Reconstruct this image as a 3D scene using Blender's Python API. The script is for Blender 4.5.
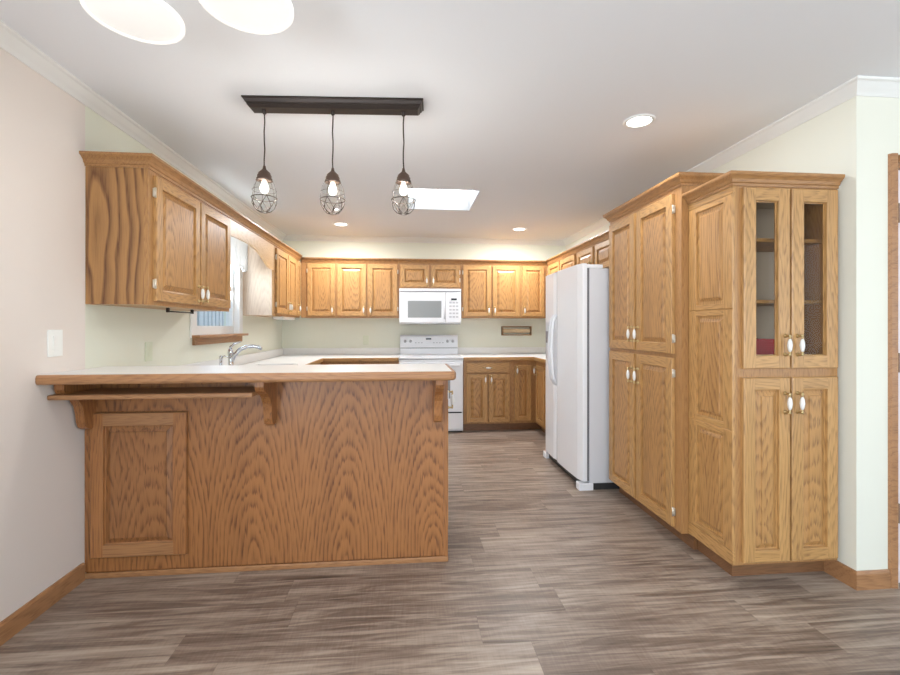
import bpy, bmesh, math, random
from mathutils import Vector, Matrix
PI = math.pi
for o in list(bpy.data.objects): bpy.data.objects.remove(o)
scene = bpy.context.scene
C = scene.collection
random.seed(4)

# ------------------------------------------------------------ camera
cam_d = bpy.data.cameras.new('camera'); cam = bpy.data.objects.new('camera', cam_d); C.objects.link(cam)
cam.location = (0, 0, 1.28)
cam.rotation_euler = (PI/2, 0, -math.atan(42/447))
cam_d.sensor_width = 36; cam_d.lens = 447/900*36
cam_d.shift_y = -10.5/900
cam_d.clip_start = 0.05
scene.camera = cam
# ------------------------------------------------------------ view, world
scene.view_settings.view_transform = 'Standard'
scene.view_settings.look = 'None'
scene.view_settings.gamma = 1
scene.view_settings.exposure = 0.1
scene.view_settings.use_curve_mapping = False
w = bpy.data.worlds.new('sky'); scene.world = w; w.use_nodes = True
nt = w.node_tree; bg = nt.nodes['Background']
sky = nt.nodes.new('ShaderNodeTexSky'); sky.sky_type = 'HOSEK_WILKIE'; sky.turbidity = 4
sky.sun_direction = (0.3, 0.2, 0.8)
nt.links.new(sky.outputs[0], bg.inputs[0]); bg.inputs[1].default_value = 7

def area(name, loc, rot, sx, sy, power, col=(1, 1, 1)):
    l = bpy.data.lights.new(name, 'AREA'); l.shape = 'RECTANGLE'; l.size = sx; l.size_y = sy
    l.energy = power; l.color = col
    o = bpy.data.objects.new(name, l); C.objects.link(o); o.location = loc; o.rotation_euler = rot
    return o
# daylight through the dining room's windows and through the sink window
area('daylight_rear_window', (0.9, -3.68, 1.45), (PI/2+.4, 0, 0), 3.4, 1.9, 78, (0.84, 0.92, 1))
area('daylight_side_window', (-1.82, -1.4, 1.45), (0, -PI/2-.42, 0), 1.9, 1.7, 205, (0.84, 0.92, 1))
area('daylight_far_window', (4.38, -0.9, 1.45), (0, PI/2+.5, 0), 1.9, 1.7, 46, (0.84, 0.92, 1))
area('daylight_sink_window', (-1.84, 4.07, 1.80), (0, -PI/2-.5, 0), 0.6, 0.8, 18, (0.84, 0.92, 1))

# ------------------------------------------------------------ mesh helpers
class MB:
    def __init__(self): self.bm = bmesh.new()
    def face(self, pts, mat=0, smooth=False):
        f = self.bm.faces.new([self.bm.verts.new(p) for p in pts]); f.material_index = mat; f.smooth = smooth
        return f
    def box(self, x0, x1, y0, y1, z0, z1, mat=0, bev=0):
        b = bmesh.new(); bmesh.ops.create_cube(b, size=1)
        for v in b.verts:
            v.co = Vector(((x0+x1)/2+v.co.x*(x1-x0), (y0+y1)/2+v.co.y*(y1-y0), (z0+z1)/2+v.co.z*(z1-z0)))
        if bev:
            bmesh.ops.bevel(b, geom=list(b.edges), offset=bev, segments=2, affect='EDGES', profile=0.5)
        self.add(b, mat); return self
    def add(self, b, mat=None, smooth=None):
        m = {}
        for v in b.verts: m[v] = self.bm.verts.new(v.co)
        for f in b.faces:
            try: n = self.bm.faces.new([m[v] for v in f.verts])
            except ValueError: continue
            n.material_index = mat if mat is not None else f.material_index
            n.smooth = f.smooth if smooth is None else smooth
        b.free()
    def prism(self, pts, fn, a0, a1, mat=0, smooth=False):
        # pts 2d profile; fn(p, a) -> 3d
        n = len(pts)
        A = [self.bm.verts.new(fn(p, a0)) for p in pts]; B = [self.bm.verts.new(fn(p, a1)) for p in pts]
        for i in range(n):
            j = (i+1) % n
            f = self.bm.faces.new([A[i], A[j], B[j], B[i]]); f.material_index = mat; f.smooth = smooth
        f = self.bm.faces.new(A[::-1]); f.material_index = mat
        f = self.bm.faces.new(B); f.material_index = mat
        return self
    def sweep(self, prof, path, mat=0):
        # prof: (out, z) closed loop; path: list of (x, y, nx, ny) with mitred outward offset vector
        rings = []
        for (x, y, nx, ny) in path:
            rings.append([self.bm.verts.new((x+nx*o, y+ny*o, z)) for (o, z) in prof])
        n = len(prof)
        for A, B in zip(rings, rings[1:]):
            for i in range(n):
                j = (i+1) % n
                f = self.bm.faces.new([A[i], A[j], B[j], B[i]]); f.material_index = mat
        for R in (rings[0][::-1], rings[-1]):
            f = self.bm.faces.new(R); f.material_index = mat
        return self
    def lathe(self, prof, M=None, segs=20, mat=0, smooth=True):
        # prof: (r, z); M: matrix
        M = M or Matrix()
        rings = []
        for (r, z) in prof:
            if r < 1e-6: rings.append([self.bm.verts.new(M @ Vector((0, 0, z)))])
            else: rings.append([self.bm.verts.new(M @ Vector((r*math.cos(2*PI*i/segs), r*math.sin(2*PI*i/segs), z))) for i in range(segs)])
        for A, B in zip(rings, rings[1:]):
            for i in range(segs):
                j = (i+1) % segs
                if len(A) == 1 and len(B) == 1: continue
                if len(A) == 1: vs = [A[0], B[j], B[i]]
                elif len(B) == 1: vs = [A[i], A[j], B[0]]
                else: vs = [A[i], A[j], B[j], B[i]]
                try: f = self.bm.faces.new(vs)
                except ValueError: continue
                f.material_index = mat; f.smooth = smooth
        return self
    def tube(self, pts, r, segs=8, mat=0, closed=False):
        pts = [Vector(p) for p in pts]; n = len(pts); rings = []
        rs = r if isinstance(r, (list, tuple)) else [r]*n
        up = None
        for i, p in enumerate(pts):
            if closed: d = pts[(i+1) % n]-pts[i-1]
            else: d = pts[min(i+1, n-1)]-pts[max(i-1, 0)]
            d.normalize()
            if up is None:
                up = Vector((0, 0, 1)) if abs(d.z) < .9 else Vector((1, 0, 0))
            s = d.cross(up)
            if s.length < 1e-4: s = d.cross(Vector((0, 1, 0)))
            s.normalize(); u = s.cross(d).normalized(); up = u
            rings.append([self.bm.verts.new(p+(s*math.cos(2*PI*k/segs)+u*math.sin(2*PI*k/segs))*rs[i]) for k in range(segs)])
        m = n if closed else n-1
        for i in range(m):
            A, B = rings[i], rings[(i+1) % n]
            for k in range(segs):
                l = (k+1) % segs
                f = self.bm.faces.new([A[k], A[l], B[l], B[k]]); f.material_index = mat; f.smooth = True
        if not closed:
            for R in (rings[0][::-1], rings[-1]):
                f = self.bm.faces.new(R); f.material_index = mat
        return self
    def build(self, name, mats, parent=None, loc=None, bevel=0):
        bmesh.ops.recalc_face_normals(self.bm, faces=list(self.bm.faces))
        me = bpy.data.meshes.new(name); self.bm.to_mesh(me); self.bm.free()
        if not isinstance(mats, (list, tuple)): mats = [mats]
        for m in mats: me.materials.append(m)
        o = bpy.data.objects.new(name, me); C.objects.link(o)
        if loc: o.location = loc
        if parent: o.parent = parent
        if bevel:
            b = o.modifiers.new('bevel', 'BEVEL'); b.width = bevel; b.segments = 2; b.limit_method = 'ANGLE'; b.angle_limit = math.radians(50)
        return o
def thing(name, label, cat, loc=(0, 0, 0), rz=0, group=None):
    o = bpy.data.objects.new(name, None); C.objects.link(o); o.location = loc; o.rotation_euler = (0, 0, rz)
    o.empty_display_size = .1
    o['label'] = label; o['category'] = cat
    if group: o['group'] = group
    return o
def tag(o, label, cat, group=None):
    o['label'] = label; o['category'] = cat
    if group: o['group'] = group
    return o
def struct(o): o['kind'] = 'structure'; return o

# ------------------------------------------------------------ materials
def principled(name, col, rough=.5, metal=0, **k):
    m = bpy.data.materials.new(name); m.use_nodes = True
    p = m.node_tree.nodes['Principled BSDF']
    p.inputs['Base Color'].default_value = (*col, 1); p.inputs['Roughness'].default_value = rough; p.inputs['Metallic'].default_value = metal
    for a, b in k.items(): p.inputs[a].default_value = b
    return m
def srgb(r, g, b):
    f = lambda v: (v/255/12.92) if v/255 <= .04045 else ((v/255+.055)/1.055)**2.4
    return (f(r), f(g), f(b))
class G:
    def __init__(self, m): self.t = m.node_tree; self.N = self.t.nodes; self.L = self.t.links
    def n(self, t, **k):
        o = self.N.new(t)
        for a, b in k.items(): setattr(o, a, b)
        return o
    def put(self, s, v):
        if hasattr(v, 'links') or isinstance(v, bpy.types.NodeSocket): self.L.new(v, s)
        else: s.default_value = v
    def m(self, op, a, b=0, c=0):
        o = self.n('ShaderNodeMath', operation=op)
        self.put(o.inputs[0], a); self.put(o.inputs[1], b); self.put(o.inputs[2], c); return o.outputs[0]
    def comb(self, x, y, z):
        o = self.n('ShaderNodeCombineXYZ')
        for i, v in enumerate((x, y, z)): self.put(o.inputs[i], v)
        return o.outputs[0]
    def noise(self, vec, scale=1, detail=2, rough=.5, dist=0):
        o = self.n('ShaderNodeTexNoise'); self.L.new(vec, o.inputs['Vector'])
        o.inputs['Scale'].default_value = scale; o.inputs['Detail'].default_value = detail
        o.inputs['Roughness'].default_value = rough; o.inputs['Distortion'].default_value = dist
        return o.outputs[0]
    def mix(self, f, a, b):
        o = self.n('ShaderNodeMix', data_type='RGBA'); self.put(o.inputs[0], f)
        self.put(o.inputs[6], a if hasattr(a, 'links') else (*a, 1)); self.put(o.inputs[7], b if hasattr(b, 'links') else (*b, 1))
        return o.outputs[2]
    def ramp(self, v, stops):
        o = self.n('ShaderNodeValToRGB'); self.L.new(v, o.inputs[0]); e = o.color_ramp.elements
        while len(e) < len(stops): e.new(.5)
        for q, (p, c) in zip(e, stops): q.position = p; q.color = (*c, 1) if len(c) == 3 else c
        return o.outputs[0]
    def bump(self, h, strength, dist=.002):
        o = self.n('ShaderNodeBump'); self.L.new(h, o.inputs['Height']); o.inputs['Strength'].default_value = strength; o.inputs['Distance'].default_value = dist
        self.L.new(o.outputs[0], self.N['Principled BSDF'].inputs['Normal'])

def oak(name, light, dark, axis='Z', contrast=.6, freq=75, leaf=.26, b=.16, rough=.42, dist=.02, fine=.35, fixed=False, jag=.011, bu=150, bw=6, bmin=.2, off=0):
    m = principled(name, light, rough)
    g = G(m); P = g.N['Principled BSDF']
    P.inputs['Coat Weight'].default_value = .12; P.inputs['Coat Roughness'].default_value = .3
    tc = g.n('ShaderNodeTexCoord'); s = g.n('ShaderNodeSeparateXYZ'); g.L.new(tc.outputs['Object'], s.inputs[0])
    x, y, z = s.outputs
    u, v, wv = {'Z': (x, y, z), 'X': (z, y, x), 'Y': (x, z, y)}[axis]
    rnd = g.m('FRACT', g.m('ADD', g.n('ShaderNodeObjectInfo').outputs['Random'], off))
    n1 = g.noise(g.comb(g.m('MULTIPLY_ADD', u, 4, g.m('MULTIPLY', rnd, 37)), g.m('MULTIPLY', v, 5), g.m('MULTIPLY_ADD', wv, 1.3, g.m('MULTIPLY', rnd, 19))), 1, 2, .5)
    n1 = g.m('MULTIPLY', g.m('SUBTRACT', n1, .5), dist*2)
    # fine jagged teeth along the grain
    n2 = g.noise(g.comb(g.m('MULTIPLY', u, 110), g.m('MULTIPLY', v, 110), g.m('MULTIPLY', wv, 4.5)), 1, 2, .6)
    n2 = g.m('MULTIPLY', g.m('SUBTRACT', n2, .5), jag*2)
    uv = g.m('ADD', g.m('ADD', u, g.m('MULTIPLY', v, .8)), g.m('MULTIPLY', rnd, leaf))
    uw = g.m('WRAP', uv, leaf/2, -leaf/2)
    if fixed: ww = g.m('ADD', wv, .05)
    else: ww = g.m('PINGPONG', g.m('ADD', wv, g.m('MULTIPLY', rnd, 3.1)), .9)
    ww = g.m('MULTIPLY', ww, b)
    r = g.m('SQRT', g.m('ADD', g.m('MULTIPLY', uw, uw), g.m('MULTIPLY', ww, ww)))
    ph = g.m('MULTIPLY', g.m('ADD', g.m('ADD', r, n1), n2), freq)
    fr = g.m('FRACT', ph)
    ring = g.m('POWER', g.m('SUBTRACT', 1, fr), 2.2)
    ring = g.m('MULTIPLY', ring, g.m('MINIMUM', g.m('MULTIPLY', fr, 5), 1))
    # broken into short strokes
    brk = g.noise(g.comb(g.m('MULTIPLY', u, bu), g.m('MULTIPLY', v, bu), g.m('MULTIPLY_ADD', wv, bw, g.m('MULTIPLY', rnd, 7))), 1, 2, .6)
    brk = g.m('MINIMUM', g.m('MAXIMUM', g.m('MULTIPLY', g.m('SUBTRACT', brk, .36), 5), bmin), 1)
    ring = g.m('MULTIPLY', g.m('MULTIPLY', ring, 1.7), brk)
    f1 = g.noise(g.comb(g.m('MULTIPLY', u, 260), g.m('MULTIPLY', v, 260), g.m('MULTIPLY_ADD', wv, 9, g.m('MULTIPLY', rnd, 11))), 1, 2, .6)
    f1 = g.m('MINIMUM', g.m('MAXIMUM', g.m('MULTIPLY', g.m('SUBTRACT', f1, .46), 4), 0), 1)
    big = g.noise(g.comb(g.m('MULTIPLY_ADD', u, 9, g.m('MULTIPLY', rnd, 53)), g.m('MULTIPLY', v, 9), g.m('MULTIPLY', wv, .7)), 1, 3, .5)
    f = g.m('ADD', g.m('MULTIPLY', ring, contrast), g.m('MULTIPLY', f1, fine*.6))
    f = g.m('ADD', f, g.m('MULTIPLY', g.m('SUBTRACT', big, .45), .55))
    f = g.m('MINIMUM', g.m('MAXIMUM', f, 0), 1)
    col = g.mix(f, light, dark)
    g.L.new(col, P.inputs['Base Color'])
    g.bump(f, .08, .001)
    return m
HL, HD = srgb(192, 147, 91), srgb(108, 70, 36)
RL, RD = srgb(168, 112, 64), srgb(92, 54, 30)
SL, SD = srgb(172, 126, 76), srgb(96, 58, 32)
OZ = oak('honey_oak_vertical', HL, HD, 'Z', .52, 70, .24)
OX = oak('honey_oak_horizontal', HL, HD, 'X', .5, 80, .2)
OPAN = oak('honey_oak_panel', srgb(186, 139, 84), srgb(102, 64, 32), 'Z', .6, 62, .31, .2, off=.37, bw=5, bu=120)
RPAN = oak('red_oak_panel', srgb(158, 106, 62), RD, 'Z', .7, 55, .34, .2, off=.6, bw=6, bu=90)
OY = oak('honey_oak_depth', HL, HD, 'Y', .36, 80, .2)
OF = oak('honey_oak_frame', srgb(176, 130, 80), srgb(112, 70, 38), 'Z', .4, 90, .2)
OC = oak('honey_oak_crown', srgb(170, 124, 76), srgb(104, 66, 36), 'X', .4, 90, .2)
OS = oak('dark_grained_oak_side', SL, SD, 'Z', .95, 27, .5, .10, dist=.06, jag=.002, bmin=.75)
OP = oak('pale_oak_side', srgb(216, 196, 176), srgb(176, 150, 126), 'Z', .4, 60, .3)
RZ = oak('red_oak_veneer', RL, RD, 'Z', .72, 50, .47, .22, dist=.05, rough=.38, fixed=True, bu=65, bw=7, bmin=.25, jag=.010)
RZ2 = oak('red_oak_vertical', RL, RD, 'Z', .6, 75, .30)
RX = oak('red_oak_horizontal', srgb(170, 122, 80), RD, 'X', .4, 80, .2)
KX = oak('toe_kick_oak', srgb(132, 92, 60), srgb(84, 54, 34), 'X', .4, 80, .2)
BX = oak('baseboard_oak', srgb(170, 124, 84), srgb(112, 74, 46), 'X', .5, 60, .2)
BY = oak('baseboard_oak_side', srgb(170, 124, 84), srgb(112, 74, 46), 'Y', .5, 60, .2)

def paint(name, col, rough=.6, bump=.12):
    m = principled(name, col, rough); g = G(m)
    tc = g.n('ShaderNodeTexCoord'); nz = g.noise(tc.outputs['Object'], 160, 3, .6)
    g.bump(nz, bump, .001)
    return m
SAGE = paint('sage_cream_paint', srgb(225, 226, 210))
PINK = paint('blush_paint', srgb(226, 216, 208))
CREAM = paint('cream_paint', srgb(226, 225, 212))
CEIL = paint('ceiling_paint', srgb(234, 236, 240), .8, .25)
WHITE = principled('white_trim', srgb(232, 232, 230), .4)
LAM = principled('white_laminate', srgb(234, 233, 230), .3)
APPL = principled('white_enamel', srgb(232, 233, 236), .25)
APPG = principled('pale_grey_enamel', srgb(186, 187, 192), .3)
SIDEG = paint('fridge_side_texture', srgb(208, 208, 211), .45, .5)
GREY = principled('grey_plastic', srgb(112, 112, 116), .4)
DARK = principled('dark_gap', srgb(40, 38, 38), .6)
BLACKG = principled('black_display', srgb(24, 26, 30), .2)
BRONZE = principled('dark_bronze', srgb(60, 52, 48), .4, .6)
COPPER = principled('aged_copper', srgb(98, 80, 70), .45, .6)
CHROME = principled('chrome', srgb(205, 208, 212), .12, 1)
BRASS = principled('polished_brass', srgb(200, 176, 130), .3, .9)
NICKEL = principled('satin_nickel', srgb(212, 204, 190), .3, .7)
PORC = principled('white_porcelain', srgb(232, 230, 226), .2)
RED = principled('red_box', srgb(196, 22, 32), .5)
PLATE = principled('switch_plate_white', srgb(240, 240, 236), .35)
SPLATE = principled('sage_switch_plate', srgb(216, 221, 198), .4)
MWG = principled('microwave_window', srgb(140, 143, 143), .3)
INNER = principled('cabinet_interior', srgb(214, 200, 178), .6)
BRHINGE = principled('brown_hinge', srgb(120, 84, 52), .4, .6)
DOORW = principled('door_white', srgb(226, 216, 220), .4)
def emis(name, col, s):
    m = bpy.data.materials.new(name); m.use_nodes = True; p = m.node_tree.nodes['Principled BSDF']
    p.inputs['Base Color'].default_value = (*col, 1); p.inputs['Emission Color'].default_value = (*col, 1); p.inputs['Emission Strength'].default_value = s
    return m
LED = emis('led_lens', (1, .985, .95), 6)
SKYL = emis('skylight_diffuser', (.92, .97, 1), 7)
OPAL = emis('opal_glass', (.92, .915, .89), .34)
OPALR = emis('opal_rim', (1, .99, .95), .6)
FIL = emis('glowing_filament', (1, .9, .75), 25)
BULB = emis('frosted_lit_bulb', (1, .96, .9), 2.2)
def glass(name, tint=(1, 1, 1), rough=0):
    m = bpy.data.materials.new(name); m.use_nodes = True; N = m.node_tree.nodes; L = m.node_tree.links
    N.remove(N['Principled BSDF']); out = N['Material Output']
    t = N.new('ShaderNodeBsdfTransparent'); t.inputs[0].default_value = (*tint, 1)
    gl = N.new('ShaderNodeBsdfGlossy'); gl.inputs['Roughness'].default_value = rough+.02
    fr = N.new('ShaderNodeFresnel'); fr.inputs[0].default_value = 1.18
    ge = N.new('ShaderNodeNewGeometry'); q = N.new('ShaderNodeMath'); q.operation = 'SUBTRACT'; q.inputs[0].default_value = 1; L.new(ge.outputs['Backfacing'], q.inputs[1])
    q2 = N.new('ShaderNodeMath'); q2.operation = 'MULTIPLY'; L.new(fr.outputs[0], q2.inputs[0]); L.new(q.outputs[0], q2.inputs[1])
    mx = N.new('ShaderNodeMixShader'); L.new(q2.outputs[0], mx.inputs[0]); L.new(t.outputs[0], mx.inputs[1]); L.new(gl.outputs[0], mx.inputs[2])
    L.new(mx.outputs[0], out.inputs[0]); return m
GLASS = glass('clear_glass', (.96, .97, .96))
TGLASS = glass('smoky_cabinet_glass', (.92, .91, .89))
def sheer():
    m = bpy.data.materials.new('white_sheer'); m.use_nodes = True; N = m.node_tree.nodes; L = m.node_tree.links
    N.remove(N['Principled BSDF']); out = N['Material Output']
    d = N.new('ShaderNodeBsdfDiffuse'); d.inputs[0].default_value = (.84, .83, .82, 1)
    t = N.new('ShaderNodeBsdfTranslucent'); t.inputs[0].default_value = (.74, .73, .72, 1)
    mx = N.new('ShaderNodeMixShader'); mx.inputs[0].default_value = .45
    L.new(d.outputs[0], mx.inputs[1]); L.new(t.outputs[0], mx.inputs[2]); L.new(mx.outputs[0], out.inputs[0]); return m
SHEER = sheer()
def floor_mat():
    m = principled('grey_brown_vinyl_planks', (.3, .26, .23), .38); g = G(m); P = g.N['Principled BSDF']
    tc = g.n('ShaderNodeTexCoord'); s = g.n('ShaderNodeSeparateXYZ'); g.L.new(tc.outputs['Object'], s.inputs[0])
    x, y, z = s.outputs
    W, LN = .182, 1.22
    ry = g.m('DIVIDE', g.m('ADD', y, 20.06), W); row = g.m('FLOOR', ry); fy = g.m('FRACT', ry)
    wn = g.n('ShaderNodeTexWhiteNoise', noise_dimensions='1D'); g.L.new(row, wn.inputs['W'])
    rx = g.m('ADD', g.m('DIVIDE', g.m('ADD', x, 20), LN), wn.outputs[0]); col = g.m('FLOOR', rx); fx = g.m('FRACT', rx)
    wn2 = g.n('ShaderNodeTexWhiteNoise', noise_dimensions='2D'); g.L.new(g.comb(row, col, 0), wn2.inputs['Vector'])
    rnd = wn2.outputs[0]
    ox = g.m('MULTIPLY_ADD', rnd, 31, x); oy = g.m('MULTIPLY_ADD', rnd, 17, y)
    nA = g.noise(g.comb(g.m('MULTIPLY', ox, 2.0), g.m('MULTIPLY', oy, 24), 0), 1, 5, .62, .9)
    nB = g.noise(g.comb(g.m('MULTIPLY', ox, 5), g.m('MULTIPLY', oy, 90), 0), 1, 3, .6)
    nC = g.noise(g.comb(g.m('MULTIPLY', ox, 130), g.m('MULTIPLY', oy, 9), 0), 1, 2, .5)
    f = g.m('ADD', g.m('MULTIPLY', nA, 1.5), g.m('MULTIPLY', nB, .45))
    f = g.m('ADD', f, g.m('MULTIPLY', nC, .18))
    f = g.m('ADD', f, g.m('MULTIPLY', rnd, .22))
    f = g.m('SUBTRACT', f, .74)
    c = g.ramp(f, [(0, srgb(84, 69, 60)), (.3, srgb(124, 107, 95)), (.55, srgb(158, 142, 128)), (1, srgb(194, 179, 162))])
    # joints
    ey = g.m('MINIMUM', fy, g.m('SUBTRACT', 1, fy)); ex = g.m('MINIMUM', fx, g.m('SUBTRACT', 1, fx))
    j = g.m('MINIMUM', g.m('MULTIPLY', ey, W), g.m('MULTIPLY', ex, LN))
    j = g.m('LESS_THAN', j, .0012)
    c = g.mix(g.m('MULTIPLY', j, .3), c, srgb(70, 58, 50))
    g.L.new(c, P.inputs['Base Color'])
    rr = g.m('MULTIPLY_ADD', nB, .2, .3); g.L.new(rr, P.inputs['Roughness'])
    g.bump(g.m('SUBTRACT', g.m('MULTIPLY', nB, .4), j), .15, .001)
    return m
FLOOR = floor_mat()

# ------------------------------------------------------------ room
XL, XR, YB, YF, ZC = -1.64, 2.183, 6.03, 1.99, 2.47
YN, XE = -3.5, 4.2      # dining side
T = .14
struct(MB().box(XL-T, XE+T, YN-T, YB+T, -.08, 0).build('floor', FLOOR))
# ceiling with a skylight well
SX0, SX1, SY0, SY1, SZ = 0.0, .627, 3.86, 4.53, 2.585
mb = MB()
mb.box(XL-T, SX0, YN-T, YB+T, ZC, ZC+.2).box(SX1, XE+T, YN-T, YB+T, ZC, ZC+.2)
mb.box(SX0, SX1, YN-T, SY0, ZC, ZC+.2).box(SX0, SX1, SY1, YB+T, ZC, ZC+.2)
struct(mb.build('ceiling', CEIL))
t = thing('skylight', 'square white skylight well with bright diffuser in the kitchen ceiling', 'skylight', (SX0, SY0, ZC))
MB().box(.004, SX1-.004, .004, SY1-SY0-.004, SZ-ZC, SZ-ZC+.01).build('diffuser', SKYL, t)
mb = MB(); h = SZ-ZC+.06
mb.box(.0005, .004, .0005, SY1-SY0-.0005, .001, h).box(SX1-.004, SX1-.0005, .0005, SY1-SY0-.0005, .001, h)
mb.box(.004, SX1-.004, .0005, .004, .001, h).box(.004, SX1-.004, SY1-SY0-.004, SY1-SY0-.0005, .001, h)
mb.build('well_lining', principled('shade_grey_lining', srgb(150, 150, 152), .8), t)  # grey colour stands in for the shade on the white well sides
# left wall: dining stretch (blush paint) with a window behind the camera
def wall_holes_x(name, x0, x1, y0, y1, mat, holes):
    # wall in the YZ plane with rectangular holes (ya, yb, za, zb)
    mb = MB(); y = y0
    for (ya, yb, za, zb) in holes:
        mb.box(x0, x1, y, ya, 0, ZC); mb.box(x0, x1, ya, yb, 0, za); mb.box(x0, x1, ya, yb, zb, ZC); y = yb
    mb.box(x0, x1, y, y1, 0, ZC)
    return struct(mb.build(name, mat))
def wall_holes_y(name, y0, y1, x0, x1, mat, holes):
    mb = MB(); x = x0
    for (xa, xb, za, zb) in holes:
        mb.box(x, xa, y0, y1, 0, ZC)
        if za > 0: mb.box(xa, xb, y0, y1, 0, za)
        mb.box(xa, xb, y0, y1, zb, ZC); x = xb
    mb.box(x, x1, y0, y1, 0, ZC)
    return struct(mb.build(name, mat))
WY0, WY1, WZ0, WZ1 = 3.62, 4.52, 1.20, 2.10
wall_holes_x('wall_left', XL-T, XL, 2.445, YB, SAGE, [(WY0, WY1, WZ0, WZ1)])
wall_holes_x('wall_left', XL-T, XL, YN, 2.445, PINK, [(-2.25, -.55, .5, 2.4)])
struct(MB().box(XL-T, XR+T, YB, YB+T, 0, ZC).build('wall_back', SAGE))
struct(MB().box(XR, XR+T, YF+T, YB, 0, ZC).build('wall_right', CREAM))
D0, D1, DZ = 2.398, 3.20, 2.085
wall_holes_y('wall_right', YF, YF+T, XR, XE, CREAM, [(D0, D1, 0, DZ)])
wall_holes_x('wall_east', XE, XE+T, YN, YF+T, CREAM, [(-1.75, -.05, .5, 2.4)])
wall_holes_y('wall_rear', YN-T, YN, XL-T, XE+T, CREAM, [(-.8, 2.6, .5, 2.4)])
# dining windows
def big_window(n, axis, c, a0, a1, z0, z1):
    mb = MB(); f = .05
    def bx(p0, p1, q0, q1):
        if axis == 'x': mb.box(c-.05, c+.05, p0, p1, q0, q1)
        else: mb.box(p0, p1, c-.05, c+.05, q0, q1)
    bx(a0, a0+f, z0, z1); bx(a1-f, a1, z0, z1); bx(a0+f, a1-f, z0, z0+f); bx(a0+f, a1-f, z1-f, z1)
    m = (a0+a1)/2; bx(m-.03, m+.03, z0+f, z1-f)
    o = struct(mb.build('window_%d' % n, WHITE))
    mb = MB(); 
    for p0, p1 in ((a0+f, m-.03), (m+.03, a1-f)):
        if axis == 'x': mb.box(c-.003, c+.003, p0, p1, z0+f, z1-f)
        else: mb.box(p0, p1, c-.003, c+.003, z0+f, z1-f)
    mb.build('pane', GLASS, o)
big_window(2, 'x', XL-T/2, -2.25, -.55, .5, 2.4)
big_window(3, 'x', XE+T/2, -1.75, -.05, .5, 2.4)
big_window(4, 'y', YN-T/2, -.8, 2.6, .5, 2.4)
# sink window
mb = MB(); x0, x1 = XL-.10, XL-.04; f = .045
mb.box(x0, x1, WY0, WY0+f, WZ0, WZ1).box(x0, x1, WY1-f, WY1, WZ0, WZ1).box(x0, x1, WY0+f, WY1-f, WZ0, WZ0+.09).box(x0, x1, WY0+f, WY1-f, WZ1-f, WZ1)
mb.box(x0+.01, x1, WY0+f, WY1-f, 1.62, 1.66)
# white reveals and casing
mb.box(XL-.04, XL+.012, WY1-.012, WY1+.075, WZ0-.004, WZ1+.07).box(XL-.04, XL+.012, WY0-.075, WY0+.012, WZ0-.004, WZ1+.07)
mb.box(XL-.04, XL+.012, WY0+.012, WY1-.012, WZ1-.012, WZ1+.07)
win = struct(mb.build('window_1', WHITE))
MB().box(XL-.075, XL-.069, WY0+f, WY1-f, WZ0+.09, WZ1-f).build('pane', GLASS, win)
# oak window stool with apron
t = thing('window_sill', 'oak window sill ledge with apron under the window by the faucet', 'window sill', (XL, WY0-.04, 1.145))
MB().box(-.03, .07, -.03, WY1-WY0+.11, .055-.004, .055+.017, bev=.004).build('stool', BY, t)
MB().box(.0005, .022, 0, WY1-WY0+.08, -.005, .050).build('apron', BY, t)
# what stands outside the sink window: a board fence
t = thing('garden_fence', 'pale grey slatted fence seen outside through the sink window', 'fence', (-3.4, 3, -.1))
FEN = principled('weathered_grey_board', srgb(214, 212, 208), .8)
for k in range(6): MB().box(.03, .12, .2+k*2.1, .3+k*2.1, 0, 2.1).build('post', FEN, t)
mb = MB()
for k in range(80): mb.box(0, .025, k*.15, k*.15+.11, .1, 2.0)
mb.build('boards', FEN, t)
struct(MB().box(-14, XL-T, -6, 18, -.14, -.1).build('ground', principled('lawn', srgb(120, 130, 90), .9)))

# ceiling crown moulding
cp = [(0, ZC-.06), (.006, ZC-.06), (.012, ZC-.052), (.018, ZC-.046), (.030, ZC-.036), (.044, ZC-.022), (.052, ZC-.014), (.062, ZC-.011), (.066, ZC-.006), (.066, ZC), (0, ZC)]
mb = MB()
mb.sweep(cp, [(XL, YN, 1, 1), (XL, YB, 1, -1), (XR, YB, -1, -1), (XR, YF, -1, -1), (XE, YF, -1, -1)])
struct(mb.build('trim_1', WHITE))
# baseboards (profile sweep)
def base_prof(h=.088): return [(0, 0), (.014, 0), (.014, h-.012), (.008, h), (0, h)]
struct(MB().sweep(base_prof(), [(XL, YN, 1, 0), (XL, 2.425, 1, 0)]).build('baseboard_left', BY))
bb = MB().sweep(base_prof(), [(XR, 2.149, -1, 0), (XR, YF, -1, -1), (2.3515, YF, 0, -1)])
struct(bb.build('baseboard_right', BX))
struct(MB().sweep(base_prof(), [(3.25, YF, 0, -1), (XE, YF, 0, -1)]).build('baseboard_right', BX))
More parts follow.
